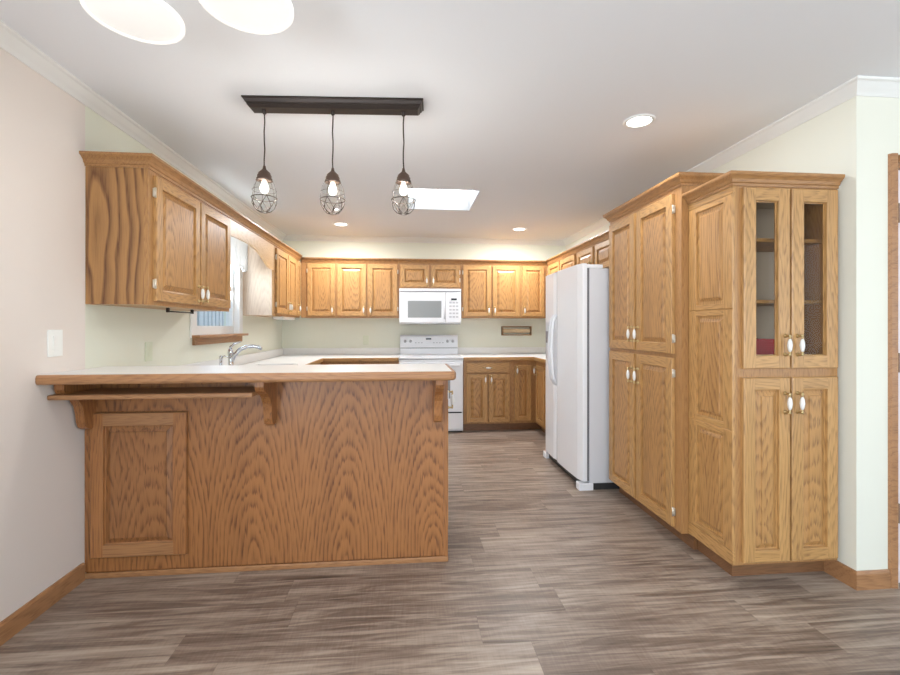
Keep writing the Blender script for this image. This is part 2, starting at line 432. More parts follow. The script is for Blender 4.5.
# hall door
mb = MB(); cw = .046
prof = [(0, 0), (0, .010), (.012, .018), (cw-.008, .014), (cw, 0)]
y = YF-.0005
mb.prism([(D0-p, q) for p, q in prof], lambda p, a: (p[0], y-p[1], a), 0, DZ+cw)
mb.prism([(D1+p, q) for p, q in prof], lambda p, a: (p[0], y-p[1], a), 0, DZ+cw)
mb.prism([(DZ+p, q) for p, q in prof], lambda p, a: (a, y-p[1], p[0]), D0, D1)
mb.box(D0+.0005, D0+.008, YF, YF+T, 0, DZ-.0005).box(D1-.008, D1-.0005, YF, YF+T, 0, DZ-.0005).box(D0+.008, D1-.008, YF, YF+T, DZ-.02, DZ-.0005)
dr = struct(mb.build('door_1', BX))
mb = MB(); a, b = D0+.010, D1-.010
mb.box(a, b, YF+.014, YF+.048, .008, DZ-.024)
for z0, z1 in ((.2, .85), (1.0, 1.95)):
    for x0_, x1_ in ((a+.1, (a+b)/2-.05), ((a+b)/2+.05, b-.1)):
        mb.box(x0_, x1_, YF+.006, YF+.02, z0, z1, bev=.006)
mb.build('door_leaf', DOORW, dr)
for z in (.361, 1.104, 1.842):
    hb = MB().box(D0+.002, D0+.02, YF+.002, YF+.014, z-.045, z+.045)
    hb.tube([(D0+.010, YF-.001, z-.048), (D0+.010, YF-.001, z+.048)], .006).build('hinge', BRHINGE, dr)

# ------------------------------------------------------------ cabinet parts
def panel_rings(mb, x0, x1, z0, z1, y0, fw, mats, raised=True, hole=False, th=.021, fwz=None, field=2):
    """front of a frame and panel door between x0..x1, z0..z1; front faces -Y, back at y0"""
    fwz = fwz or fw
    F = y0-th
    def rect(i, j, y): return [(x0+i, y, z0+j), (x1-i, y, z0+j), (x1-i, y, z1-j), (x0+i, y, z1-j)]
    e = .004
    rings = [rect(0, 0, y0), rect(0, 0, F+e), rect(e, e, F)]
    prof = [(0, F), (.002, F+.001), (.003, F+.015), (.007, F+.016)]
    if raised: prof += [(.010, F+.016), (.034, F+.006), (.036, F+.0015)]
    rr = [rect(fw+p, fwz+p, y) for p, y in prof]
    mz, mx = mats
    def link(A, B, mlist):
        for i in range(4):
            j = (i+1) % 4
            mb.face([A[i], A[j], B[j], B[i]], mlist[i])
    allr = rings+rr
    # edges: 0 bottom, 1 right, 2 top, 3 left
    link(rings[0], rings[1], [mx, mz, mx, mz]); link(rings[1], rings[2], [mx, mz, mx, mz])
    # frame face split in stiles (full height) and rails
    yy = F
    mb.face([(x0+e, yy, z0+e), (x0+fw, yy, z0+e), (x0+fw, yy, z1-e), (x0+e, yy, z1-e)], mz)
    mb.face([(x1-fw, yy, z0+e), (x1-e, yy, z0+e), (x1-e, yy, z1-e), (x1-fw, yy, z1-e)], mz)
    mb.face([(x0+fw, yy, z0+e), (x1-fw, yy, z0+e), (x1-fw, yy, z0+fwz), (x0+fw, yy, z0+fwz)], mx)
    mb.face([(x0+fw, yy, z1-fwz), (x1-fw, yy, z1-fwz), (x1-fw, yy, z1-e), (x0+fw, yy, z1-e)], mx)
    for A, B in zip(rr, rr[1:]): link(A, B, [mx, mz, mx, mz] if (hole or B in rr[:4]) else [field]*4)
    if hole:
        A = rr[-1]; B = rect(fw+prof[-1][0], fwz+prof[-1][0], y0)
        link(A, B, [mx, mz, mx, mz])
        link(B, rings[0], [mx, mz, mx, mz])
    else:
        mb.face(rr[-1], field); mb.face(rings[0], mz)

def pull(parent, x, y, z, vertical=True, s=1.0, lab=True):
    """porcelain and brass pull, centre x,z on plane y, faces -Y"""
    mb = MB()
    R = Matrix() if vertical else Matrix.Rotation(PI/2, 4, 'Y')
    Tm = Matrix.Translation((0, 0, 0))
    for k in (-1, 1):
        M = R @ Matrix.Translation((0, 0, k*.046*s)) @ Matrix.Rotation(PI/2, 4, 'X')
        mb.lathe([(0, 0), (.011*s, 0), (.011*s, .003), (.006*s, .006), (.005*s, .02), (.008*s, .024), (.007*s, .03), (0, .032)], M, 12, 0)
        pts = [R @ Vector((0, -.024-.004*math.sin(q*PI), k*(.046-.018*q)*s)) for q in (0, .5, 1)]
        mb.tube(pts, .0045*s, 8, 0)
    mb.lathe([(0, -.032*s), (.005*s, -.031*s), (.009*s, -.02*s), (.0115*s, 0), (.009*s, .02*s), (.005*s, .031*s), (0, .032*s)], R @ Matrix.Translation((0, -.027, 0)), 14, 1)
    return mb.build('handle', [BRASS, PORC], parent, (x, y, z))
def hinge(parent, x, y, z):
    mb = MB().tube([(0, -.006, -.026), (0, -.006, .026)], .0055, 8)
    mb.box(-.009, .009, -.003, .004, -.022, .022, bev=.001)
    return mb.build('hinge', NICKEL, parent, (x, y, z))
def door(cab, x0, x1, z0, z1, y=0, pullpos=None, hs=None, fw=.055, mats=(OZ, OX), glass_=False, hz=None, name='door', raised=True):
    mb = MB(); W, H = x1-x0, z1-z0
    panel_rings(mb, 0, W, 0, H, 0, min(fw, W*.26), (0, 1), raised and not glass_, glass_, fwz=fw)
    d = mb.build(name, list(mats)+[RPAN if mats[0] is RZ2 else OPAN], cab, (x0, y, z0))
    if pullpos:
        side, vz = pullpos
        px = {'l': .028, 'r': W-.028, 'c': W/2}[side]
        pull(d, px, -.021, vz-z0, vertical=side != 'c')
    if hs:
        hx = -.004 if hs == 'l' else W+.004
        for z in (hz or (z0+.09, z1-.09)): hinge(d, hx, -.008, z-z0)
    if glass_:
        MB().box(fw*.9, W-fw*.9, -.008, -.005, fw*.9, H-fw*.9).build('pane', TGLASS, d)
    return d
def drawer(cab, x0, x1, z0, z1, y=0, pl=True, mats=(OX, OX)):
    mb = MB(); W, H = x1-x0, z1-z0
    mb.box(0, W, -.019, 0, 0, H, bev=.004)
    d = mb.build('drawer', mats[0], cab, (x0, y, z0))
    if pl: pull(d, W/2, -.019, H/2, vertical=False)
    return d
def crown(cab, x0, x1, depth, ztop, ret_l=False, ret_r=False, proj=.045, h=.062, mat=None, xl=0, xr=0, depth_r=None):
    """crown moulding along the front (y=0) with optional mitred returns"""
    zb = ztop-h
    P = [(-.01, zb), (.006, zb), (.008, zb+.012), (.014, zb+.016), (.020, zb+.030), (.030, zb+.040), (.038, zb+.046), (proj-.002, zb+.048), (proj, zb+.051), (proj, ztop), (-.01, ztop)]
    path = []
    if ret_l: path += [(x0, depth, -1, 0), (x0, 0, -1, -1)]
    else: path += [(x0, 0, -xl, -1)]
    if ret_r: path += [(x1, 0, 1, -1), (x1, depth_r or depth, 1, 0)]
    else: path += [(x1, 0, xr, -1)]
    return MB().sweep(P, path).build('crown', mat or OC, cab)
def body(cab, W, D, z0, z1, name='body', side_l=None, side_r=None, kick=0, top=True, mats=None):
    """closed carcass with face frame at y=0 going back to y=D"""
    mb = MB()
    mb.box(0, .018, .02, D, z0, z1, 1); mb.box(W-.018, W, .02, D, z0, z1, 2)
    mb.box(.018, W-.018, .02, D, z0, z0+.018, 0); mb.box(.018, W-.018, .02, D, z1-.018, z1, 0)
    mb.box(.018, W-.018, D-.01, D, z0+.018, z1-.018, 0)
    return mb.build(name, [OX, side_l or OF, side_r or OF], cab)
def frame(cab, W, z0, z1, openings, mat=None):
    """face frame slab 20 mm thick: W x (z0..z1) filled except glass openings"""
    mb = MB()
    if not openings: mb.box(0, W, 0, .02, z0, z1)
    else:
        x = 0
        for (a, b, c, d) in openings:
            mb.box(x, a, 0, .02, z0, z1); mb.box(a, b, 0, .02, z0, c); mb.box(a, b, 0, .02, d, z1); x = b
        mb.box(x, W, 0, .02, z0, z1)
    return mb.build('face_frame', mat or OF, cab)

UZ0, UZ1, UDZ0, UDZ1, UTOP = 1.395, 2.12, 1.418, 2.068, 2.142
XU = -1.338         # face plane of left uppers
YU, YBASE = 5.70, 5.405
LZ = .02            # left uppers hang a touch higher at the crown
# left upper cabinet beside the window (nearest)
dep = XU-XL-.001
def left_upper(y0, y1, label, doors, ret_l, xr, sidel, cat='cabinet'):
    t = thing('upper_cabinet', label, cat, (XU, y0, 0), PI/2)
    W = y1-y0
    body(t, W, dep, UZ0+.002, UZ1, side_l=sidel); frame(t, W, UZ0, UZ1, [])
    for d in doors: door(t, d[0]-y0, d[1]-y0, UDZ0, UDZ1+.01, 0, d[2], d[3])
    crown(t, 0, W, dep, UTOP+.02, ret_l=ret_l, xr=xr)
    return t
left_upper(2.445, 3.50, 'honey oak wall cabinet left of the sink window with boldly grained end panel', [(2.492, 2.985, ('r', 1.49), 'l'), (3.002, 3.475, ('l', 1.49), 'r')], True, 0, OS)
left_upper(4.62, YU-.003, 'honey oak wall cabinet right of the sink window with pale end panel', [(4.665, 5.09, ('r', 1.50), 'l'), (5.105, 5.47, ('l', 1.50), None), (5.495, 5.665, ('l', 1.50), None)], False, -1, OP)
# arched valance board bridging over the window
t = thing('valance_board', 'arched oak valance board bridging the two wall cabinets over the sink window', 'valance', (XU, 3.5005, 0), PI/2)
W = 4.6195-3.5005
lower = [(0, 1.975), (.22, 1.985), (.45, 1.985), (.62, 1.965), (.76, 1.93), (.88, 1.885), (.96, 1.86), (1.02, 1.85), (W, 1.85)]
VAL = oak('pale_oak_board', srgb(216, 182, 138), srgb(176, 128, 80), 'X', .4, 70, .2)
mb = MB()
for (a, za), (b, zb) in zip(lower, lower[1:]):
    mb.prism([(a, za), (b, zb), (b, UZ1), (a, UZ1)], lambda p, q: (p[0], q, p[1]), 0, .02)
mb.build('board', VAL, t)
crown(t, 0, W, dep, UTOP+.02)

# back wall uppers
def back_upper(x0, x1, label, doors, z0=UZ0, dz0=UDZ0, xl=0, xr=0, group=None):
    t = thing('upper_cabinet', label, 'cabinet', (x0, YU, 0), 0, group)
    W = x1-x0
    body(t, W, YB-YU-.001, z0+.002, UZ1); frame(t, W, z0, UZ1, [])
    for d in doors: door(t, d[0]-x0, d[1]-x0, dz0, UDZ1, 0, d[2], d[3], fw=.05)
    crown(t, 0, W, .3, UTOP, xl=xl, xr=xr)
    return t
back_upper(-1.322, -.897, 'single door oak wall cabinet in the far left corner of the back wall', [(-1.243, -.910, ('r', 1.49), 'l')], xl=-1)
back_upper(-.896, -.116, 'two door oak wall cabinet directly left of the microwave', [(-.880, -.524, ('r', 1.49), None), (-.495, -.135, ('l', 1.49), 'r')])
back_upper(-.115, .683, 'short two door oak cabinet above the white microwave', [(-.095, .265, ('r', 1.865), None), (.292, .655, ('l', 1.865), 'r')], z0=1.765, dz0=1.788)
back_upper(.684, 1.456, 'two door oak wall cabinet directly right of the microwave', [(.705, 1.062, ('r', 1.49), 'l'), (1.085, 1.438, ('l', 1.49), None)])
back_upper(1.457, 1.812, 'narrow single door oak wall cabinet in the far right corner of the back wall', [(1.475, 1.768, ('l', 1.49), None)], xr=-1)
# right wall uppers (over the fridge and beyond)
XRU = 1.815
def right_upper(y1, y0, label, doors, z0, dz0, xl=0):
    # local x runs towards the camera from y1 (far) to y0 (near)
    t = thing('upper_cabinet', label, 'cabinet', (XRU, y1, 0), -PI/2)
    W = y1-y0
    body(t, W, XR-XRU-.001, z0+.002, UZ1); frame(t, W, z0, UZ1, [])
    for d in doors: door(t, y1-d[0], y1-d[1], dz0, UDZ1, 0, d[2], d[3], fw=.05)
    crown(t, 0, W, .3, UTOP, xl=xl)
    return t
right_upper(YU-.003, 4.66, 'oak wall cabinet hidden behind the refrigerator on the right wall', [(5.60, 5.19, ('r', 1.49), None), (5.16, 4.70, ('l', 1.49), None)], UZ0, UDZ0, xl=-1)
right_upper(4.655, 3.345, 'short oak cabinet on the wall above the refrigerator', [(4.63, 4.215, ('r', 1.87), None), (4.165, 3.79, None, 'l'), (3.76, 3.42, None, None)], 1.80, 1.822)

# pantry (tall cabinet)
XP, PY0, PY1, PTOP = 1.56, 2.425, 3.335, 2.155
t = thing('pantry_cabinet', 'tall honey oak pantry cabinet with four doors beside the refrigerator', 'cabinet', (XP, PY1, 0), -PI/2)
W = PY1-PY0; D = XR-XP-.001
body(t, W, D, .095, 2.10); frame(t, W, .095, 2.10, [])
MB().box(.0, W-.002, .075, .095, 0, .094).build('toe_kick', KX, t)
MB().box(.002, W-.002, .096, D, 0, .093).build('plinth', KX, t)
l = lambda y: PY1-y
PD = [((3.31, 2.93), 'r', None), ((2.90, 2.49), 'l', 'r')]
for (a, b), s, hs in PD:
    door(t, l(a), l(b), 1.122, 2.06, 0, (s, 1.232), hs, fw=.058)
    door(t, l(a), l(b), .108, 1.098, 0, (s, .952), hs, fw=.058)
crown(t, 0, W, .19, PTOP, depth_r=.60, ret_l=True, ret_r=True, proj=.04, h=.065)

# hutch with glass doors: front faces the camera
HX0, HX1, HY0, HY1 = 1.612, 2.165, 2.07, 2.4235
t = thing('glass_door_hutch', 'oak hutch with two smoky glass doors above two solid doors, nearest on the right', 'cabinet', (HX0, HY0, 0), 0)
W = HX1-HX0; D = HY1-HY0
frame(t, W, .10, 1.985, [(.055, .255, 1.10, 1.94), (.315, W-.045, 1.10, 1.94)])
mb = MB()
mb.box(0, .016, .02, D, .10, 1.985).box(W-.016, W, .02, D, .10, 1.985)
mb.box(.016, W-.016, .02, D, .10, .118, 1).box(.016, W-.016, .02, D, 1.967, 1.985, 1).box(.016, W-.016, D-.01, D, .118, 1.967, 1)
mb.box(.016, W-.016, .02, D-.01, 1.07, 1.10, 1)
mb.build('body', [OF, INNER], t)
# panelled side facing the kitchen (-X): built facing -Y then turned
mb = MB(); SW = D-.001
zs = [(.165, .765), (.765, 1.37), (1.37, 1.945)]
mb.box(0, SW, -.012, 0, .10, .165, 1).box(0, SW, -.012, 0, 1.945, 1.985, 1)
for i, (a, b) in enumerate(zs):
    fz = .028
    panel_rings(mb, 0, SW, a, b, 0, .066, (0, 1), fwz=fz, th=.012)
sp = mb.build('side_panel', [OZ, OX, OPAN], t, (-.0005, HY1-HY0-.001, 0)); sp.rotation_euler = (0, 0, -PI/2)
sp.location = (-.0005, D-.001, 0)
MB().box(.045, XR-HX0-.001, .08, .095, 0, .099).box(.045, .06, .095, D, 0, .099).build('toe_kick', KX, t)
MB().box(W, XR-HX0-.001, .02, .04, .10, 1.985).build('filler_strip', OF, t)
for z in (1.41, 1.725):
    MB().box(.017, W-.017, .06, D-.011, z-.009, z+.009).build('shelf', OX, t)
dx = lambda x: x-HX0
for (a, b, s) in ((1.643, 1.889, 'r'), (1.899, 2.150, 'l')):
    door(t, dx(a), dx(b), 1.074, 1.968, 0, (s, 1.19), None, fw=.062, glass_=True)
    door(t, dx(a), dx(b), .118, 1.03, 0, (s, .905), None, fw=.058)
crown(t, -.012, W, D, 2.04, ret_l=True, ret_r=False, proj=.040, h=.062)
b = tag(MB().box(1.835, 1.985, 2.25, 2.38, 1.1015, 1.215, bev=.003).build('box', RED), 'red box standing behind the left glass door of the hutch', 'box')

# ------------------------------------------------------------ base cabinets and counters
CZ0, CZ1 = .872, .912
def base(x, y, rz, W, D, label, fronts, name='base_cabinet', side=None):
    t = thing(name, label, 'cabinet', (x, y, 0), rz)
    body(t, W, D, .095, CZ0-.001); frame(t, W, .095, CZ0-.001, [])
    MB().box(0, W, .07, .085, 0, .094).build('toe_kick', KX, t)
    MB().box(.002, W-.002, .086, D, 0, .093).build('plinth', KX, t)
    for f in fronts: f(t)
    return t
XB0, XB1 = .672, 1.565
ddr = lambda a, b, p=None: (lambda t: drawer(t, a, b, .722, .842, 0, True))
ddo = lambda a, b, z0, z1, p, hs=None, fw=.05: (lambda t: door(t, a, b, z0, z1, 0, p, hs, fw))
base(XB0, YBASE, 0, .585, YB-YBASE-.001, 'oak base cabinet with drawer over two doors right of the range',
     [ddr(.034, .568), ddo(.034, .294, .116, .703, ('r', .64)), ddo(.310, .568, .116, .703, ('l', .64))])
base(XB0+.586, YBASE, 0, XR-XB0-.587, YB-YBASE-.001, 'oak corner base cabinet with one door between the range cabinet and the right wall run',
     [ddo(.045, .255, .130, .812, ('l', .745))])
base(1.575, YBASE-.001, -PI/2, YBASE-4.36, XR-1.576, 'oak base cabinet on the right wall running behind the refrigerator',
     [ddo(.06, .40, .130, .812, ('l', .745)), ddr(.43, 1.0), ddo(.43, .71, .116, .703, ('r', .64)), ddo(.725, 1.0, .116, .703, ('l', .64))])
base(XL+.001, YBASE, 0, -.112-XL, YB-YBASE-.001, 'oak corner base cabinet left of the range behind the peninsula',
     [ddr(.70, 1.08), ddo(.70, 1.08, .116, .703, ('r', .64)), ddr(1.12, 1.50), ddo(1.12, 1.50, .116, .703, ('l', .64))])
base(-1.03, 3.17, PI/2, YBASE-.001-3.17, -1.03-XL-.001, 'oak sink base cabinet run under the window',
     [ddr(.30, .62), ddo(.30, .62, .116, .703, ('r', .64)), ddo(.70, 1.05, .116, .812, ('r', .745)), ddo(1.07, 1.42, .116, .812, ('l', .745)), ddr(1.5, 1.85), ddo(1.5, 1.85, .116, .703, ('r', .64))])

def counter(name, label, outline, edges, splash):
    """outline polygon top; edges = list of ((x0,y0),(x1,y1)) oak nosings; splash boxes"""
    t = thing(name, label, 'countertop', (outline[0][0], outline[0][1], CZ0))
    ox, oy = outline[0]
    MB().prism([(x-ox, y-oy) for x, y in outline], lambda p, a: (p[0], p[1], a), 0.0005, CZ1-CZ0).build('top', LAM, t)
    for e in edges: MB().box(e[0]-ox, e[1]-ox, e[2]-oy, e[3]-oy, 0.0, CZ1-CZ0-.001, bev=.003).build('oak_edge', OX if (e[1]-e[0]) > (e[3]-e[2]) else OY, t)
    mb = MB()
    for s in splash: mb.box(s[0]-ox, s[1]-ox, s[2]-oy, s[3]-oy, CZ1-CZ0+.0002, CZ1-CZ0+.09)
    mb.build('backsplash', LAM, t)
    return t
N = .018
g = .001
counter('countertop', 'white laminate countertop with oak edge right of the range, turning along the right wall',
        [(XB0, YBASE-.015), (1.555, YBASE-.015), (1.555, 4.36), (XR-g, 4.36), (XR-g, YB-g), (XB0, YB-g)],
        [(XB0, 1.555, YBASE-.015-N, YBASE-.015), (1.555-N, 1.555, 4.36, YBASE-.015-N)],
        [(XB0, XR-.02, YB-.02, YB-g), (XR-.02, XR-g, 4.36, YB-g)])
counter('countertop', 'white laminate countertop with oak edge left of the range, running along the sink window wall',
        [(XL+g, 3.162), (-1.01, 3.162), (-1.01, YBASE-.015), (-.112, YBASE-.015), (-.112, YB-g), (XL+g, YB-g)],
        [(-1.01, -.112, YBASE-.015-N, YBASE-.015), (-1.01, -1.01+N, 3.165, YBASE-.015-N)],
        [(XL+g, XL+.02, 3.165, YB-g), (XL+.02, -.112, YB-.02, YB-g)])

# peninsula
PX0, PX1, PF = XL+.001, .213, 2.44
t = thing('kitchen_peninsula', 'reddish oak kitchen peninsula with panelled front, corbels and open shelf under the bar', 'peninsula', (PX0, PF, 0))
W = PX1-PX0
MB().box(.0, W, .012, .10, 0, 1.0225).build('bar_wall', RZ2, t)
MB().box(.50, W-.02, 0, .0115, .03, 1.02).box(0, .50, 0, .0115, .848, 1.02).box(0, .50, 0, .0115, .03, .10).box(0, .034, 0, .0115, .1, .848).build('front_panel', RZ, t)
MB().box(W-.02, W+.004, -.004, .0115, .0, 1.02).build('end_stile', RZ2, t)
MB().box(0, W+.006, -.012, -.0, 0, .028, bev=.004).build('base_moulding', RX, t)
door(t, .036, .500, .108, .842, .0, None, None, fw=.062, mats=(RZ2, RX))
# corbels
cor = [(0, 1.0195), (-.215, 1.0195), (-.215, .99), (-.205, .972), (-.185, .960), (-.155, .948), (-.12, .925), (-.095, .892), (-.084, .85), (-.078, .81), (-.066, .782), (-.045, .77), (-.02, .772), (-.004, .785), (-.0005, .80)]
for x in (.012, .905, W-.075):
    fr = 0
    MB().prism(cor, lambda p, a: (a, p[0]+(fr if p[0] > -.01 else 0)-.0002, p[1]), x, x+.042).build('corbel', RZ2, t)
# shelf under the bar
MB().box(.001, .904, -.243, -.0005, .945, .968, bev=.006).build('shelf', RX, t)
# kitchen side
MB().box(.0, W, .1005, .73, .095, CZ0-.001).build('cabinet_body', OZ, t)
MB().box(.0, W-.05, .1005, .65, 0, .094).build('plinth', KX, t)
for k in range(3):
    a = .62+k*.40
    d = door(t, a, a+.38, .116, .703, .731, None, None, mats=(OZ, OX)); d.rotation_euler = (0, 0, PI); d.location.x = a+.38
    d2 = drawer(t, a, a+.38, .722, .842, .731, True); d2.rotation_euler = (0, 0, PI); d2.location.x = a+.38
    pull(d, .03, -.021, .52)
ed = door(t, 0, .50, .116, .93-.07, 0, None, None); ed.rotation_euler = (0, 0, PI/2); ed.location = (W+.0005, .16, .116)
pull(ed, .03, -.021, .735)
# bar top
BT0, BT1 = 1.023, 1.066
ya, yb, xa, xb = 2.137, 2.60, XL+.001, .234
t = thing('bar_top', 'long white laminate bar top with rounded reddish oak edge on the peninsula', 'countertop', (xa, ya, BT0))
MB().box(0.0, xb-xa-.022, .022, yb-ya-.0, 0.0005, BT1-BT0).build('top', LAM, t)
mb = MB()
L_ = xb-xa; q = .035
# oak nosing following the front and right edges with a clipped corner
o_ = [(0, 0), (L_-q, 0), (L_-q*.3, q*.3), (L_, q), (L_, yb-ya)]
i_ = [(0, .022), (L_-q, .022), (L_-.022-.004, q-.006), (L_-.022, q), (L_-.022, yb-ya)]
rings = []
for (a, b), (c, d) in zip(o_, i_):
    H = BT1-BT0-.0005
    dv = Vector((a-c, b-d)).normalized()
    rings.append([mb.bm.verts.new((c, d, 0)), mb.bm.verts.new((a-dv.x*.008, b-dv.y*.008, 0)), mb.bm.verts.new((a-dv.x*.002, b-dv.y*.002, .006)), mb.bm.verts.new((a, b, .014)),
                  mb.bm.verts.new((a, b, H-.012)), mb.bm.verts.new((a-dv.x*.003, b-dv.y*.003, H-.004)), mb.bm.verts.new((a-dv.x*.008, b-dv.y*.008, H)), mb.bm.verts.new((c, d, H))])
for A, B in zip(rings, rings[1:]):
    for k in range(8): mb.bm.faces.new([A[k], A[(k+1) % 8], B[(k+1) % 8], B[k]])
mb.bm.faces.new(rings[0]); mb.bm.faces.new(rings[-1])
mb.build('oak_edge', RX, t)
# lower worktop behind the bar
t = thing('countertop', 'white laminate worktop on the kitchen side of the peninsula, below the bar', 'countertop', (XL+.001, 2.545, CZ0))
MB().box(0, .23-XL, 0, .6155, 0.0005, CZ1-CZ0).build('top', LAM, t)
MB().box(.655, .23-XL, .6155, .633, 0, CZ1-CZ0-.001, bev=.003).build('oak_edge', OX, t)

# ------------------------------------------------------------ appliances
# range
t = thing('kitchen_range', 'white electric kitchen range between the base cabinets under the microwave', 'range', (-.108, 5.36, 0))
W = .774
MB().box(0, W, .03, .64, .02, .895, bev=.004).build('body', APPL, t)
MB().box(.01, W-.01, .06, .6, 0, .0195).build('base', DARK, t)
mb = MB().box(-.002, W+.002, .0, .62, .8955, .918, bev=.006)
mb.build('cooktop', APPL, t)
for (cx, cy, r) in ((.2, .17, .10), (.57, .17, .08), (.2, .42, .08), (.57, .42, .10)):
    MB().lathe([(r, .9185), (r, .9195), (0, .9195)], Matrix.Translation((cx, cy, 0)), 32).build('burner', APPG, t)
MB().box(.004, W-.004, .003, .0295, .862, .890, bev=.003).build('vent_trim', APPL, t)
MB().box(.004, W-.004, .006, .0298, .885, .894).build('gap', DARK, t)
d = MB().box(.004, W-.004, -.004, .0295, .255, .858, bev=.008).build('oven_door', APPL, t)
MB().box(.16, W-.16, -.0052, -.0035, .42, .70).build('oven_window', MWG, d)
mb = MB().tube([(.05, -.045, .822), (W-.05, -.045, .822)], .013, 12)
for x in (.07, W-.07): mb.box(x-.014, x+.014, -.045, -.004, .812, .832)
mb.build('handle', APPL, d)
MB().box(.004, W-.004, .0, .0295, .045, .240, bev=.006).build('storage_drawer', APPL, t)
mb = MB().box(.02, W-.02, .012, .0295, .2405, .2545); mb.build('gap', DARK, t)
# backguard with rounded top
pr_ = [(.61, .9185), (.575, .9185), (.58, 1.0), (.582, 1.0), (.572, 1.01), (.585, 1.145), (.595, 1.168), (.61, 1.175), (.64, 1.175), (.64, .9185)]
bgd = MB().prism(pr_, lambda p, a: (a, p[0], p[1]), .004, W-.004).build('backguard', APPL, t, bevel=.006)
MB().box(.345, .415, .580, .5835, 1.112, 1.132).build('clock_display', BLACKG, bgd)
MB().box(.006, W-.006, .5725, .577, .998, 1.004).build('seam', GREY, bgd)
for x in (.07, .14, W-.14, W-.07):
    M = Matrix.Translation((x, .580, 1.09)) @ Matrix.Rotation(PI/2+.09, 4, 'X')
    kb = MB().lathe([(0, .02), (.014, .02), (.017, .016), (.019, 0), (.022, -.004)], M, 20)
    kb.build('knob', APPG, bgd)
for x in (.21, .25, .29, .45, .49, .53, .57):
    MB().box(x-.010, x+.010, .576, .5845, 1.065, 1.078).build('button', APPG, bgd)

# microwave
t = thing('microwave', 'white over the range microwave hanging below the short cabinet', 'microwave', (-.108, 5.60, 1.322))
W, H = .776, .441
MB().box(0, W, .03, .425, 0, H, bev=.003).build('body', APPL, t)
MB().box(.006, W-.006, .035, .41, -.006, -.0002).build('underside', GREY, t)
d = MB().box(.0, .575, .0, .0295, .012, .395, bev=.008).build('door', APPL, t)
MB().box(.105, .525, -.0015, .0005, .075, .285).build('window', MWG, d)
mb = MB().tube([(.562, -.03, .06), (.562, -.034, .2), (.562, -.03, .345)], .011, 10)
for z in (.07, .335): mb.box(.554, .570, -.03, .001, z-.01, z+.01)
mb.build('handle', APPL, d)
cpn = MB().box(.578, W, .003, .0295, .012, .395, bev=.006).build('control_panel', APPL, t)
MB().box(.65, .72, .001, .0035, .295, .318).build('display', BLACKG, cpn)
for r in range(5):
    for c_ in range(3):
        MB().box(.625+c_*.042, .655+c_*.042, .0015, .0035, .255-r*.045, .275-r*.045).build('button', APPG, cpn)
mb = MB().box(0, W, .004, .0295, .402, H, bev=.004); v = mb.build('vent_grille', APPL, t)
mb = MB()
mb.box(.01, W-.01, .0025, .0045, .4005, .409).build('slot', GREY, v)

# refrigerator
FX, FY0, FY1 = 1.325, 3.375, 4.315
t = thing('refrigerator', 'white side by side refrigerator between the pantry and the back corner', 'refrigerator', (FX, FY1, 0), -PI/2)
W = FY1-FY0; D = 2.10-FX
MB().box(.004, W-.004, .088, D, .055, 1.742, bev=.006).build('body', SIDEG, t)
MB().box(.006, W-.006, .07, .087, .075, 1.74).build('door_gasket', GREY, t)
split = FY1-3.955
for i, (a, b) in enumerate(((0, split-.003), (split+.003, W))):
    pts = []
    n = 8
    prof = [(a, .069)]
    for k in range(n+1):
        s = k/n; xx = a+(b-a)*s
        gx = xx/W
        bulge = .016*(1-(2*gx-1)**2)
        ed_ = min(min(s, 1-s)*(b-a)/.012, 1)
        prof.append((xx, .020-bulge+.012*(1-ed_)))
    prof.append((b, .069))
    d = MB().prism(prof, lambda p, a_: (p[0], p[1], a_), .072, 1.778).build('door', APPL, t, bevel=.004)
    hx = split-.034 if i == 0 else split+.034
    pts = []
    for k in range(13):
        s = k/12; pts.append((hx, -.004-.036*math.sin(PI*s)**.6 if 0 < s < 1 else .01, .76+.63*s))
    MB().tube(pts, .013, 10).build('handle', APPL, d)
    if i == 0:
        MB().box(.10, .29, -.001, .012, .98, 1.33, bev=.004).build('dispenser_surround', APPG, d)
        MB().box(.115, .275, -.004, .0, 1.13, 1.24).build('dispenser_recess', GREY, d)
for x in (.0, W-.075):
    MB().box(x, x+.075, .005, .12, 0, .058, bev=.006).build('foot_cover', APPL, t)
MB().box(.076, W-.076, .04, .10, .012, .054).build('base_grille', DARK, t)
MB().box(.02, W-.02, .10, D-.02, .0, .054).build('underframe', DARK, t)
for x in (.005, W-.08): MB().box(x, x+.075, .03, .20, 1.743, 1.772, bev=.006).build('hinge_cover', APPL, t)

# ------------------------------------------------------------ ceiling lights
def downlight(x, y, label, power=25):
    t = thing('recessed_light', label, 'ceiling light', (x, y, ZC), 0, 'recessed ceiling lights')
    mb = MB(); mb.lathe([(.088, -.0003), (.088, -.004), (.080, -.008), (.068, -.006), (.066, -.0003)], None, 36)
    mb.build('trim_ring', WHITE, t)
    MB().lathe([(.0655, -.001), (.0655, -.004), (0, -.004)], None, 36).build('lens', LED, t)
    l = bpy.data.lights.new('downlight', 'AREA'); l.shape = 'DISK'; l.size = .13; l.energy = power; l.color = (.97, .98, 1)
    o = bpy.data.objects.new('downlight_lamp', l); C.objects.link(o); o.parent = t; o.location = (0, 0, -.012)
downlight(1.329, 2.468, 'round recessed ceiling light nearest the pantry', 7)
downlight(-.770, 5.26, 'round recessed ceiling light near the far left corner of the kitchen')
downlight(1.348, 5.325, 'round recessed ceiling light near the far right corner of the kitchen')

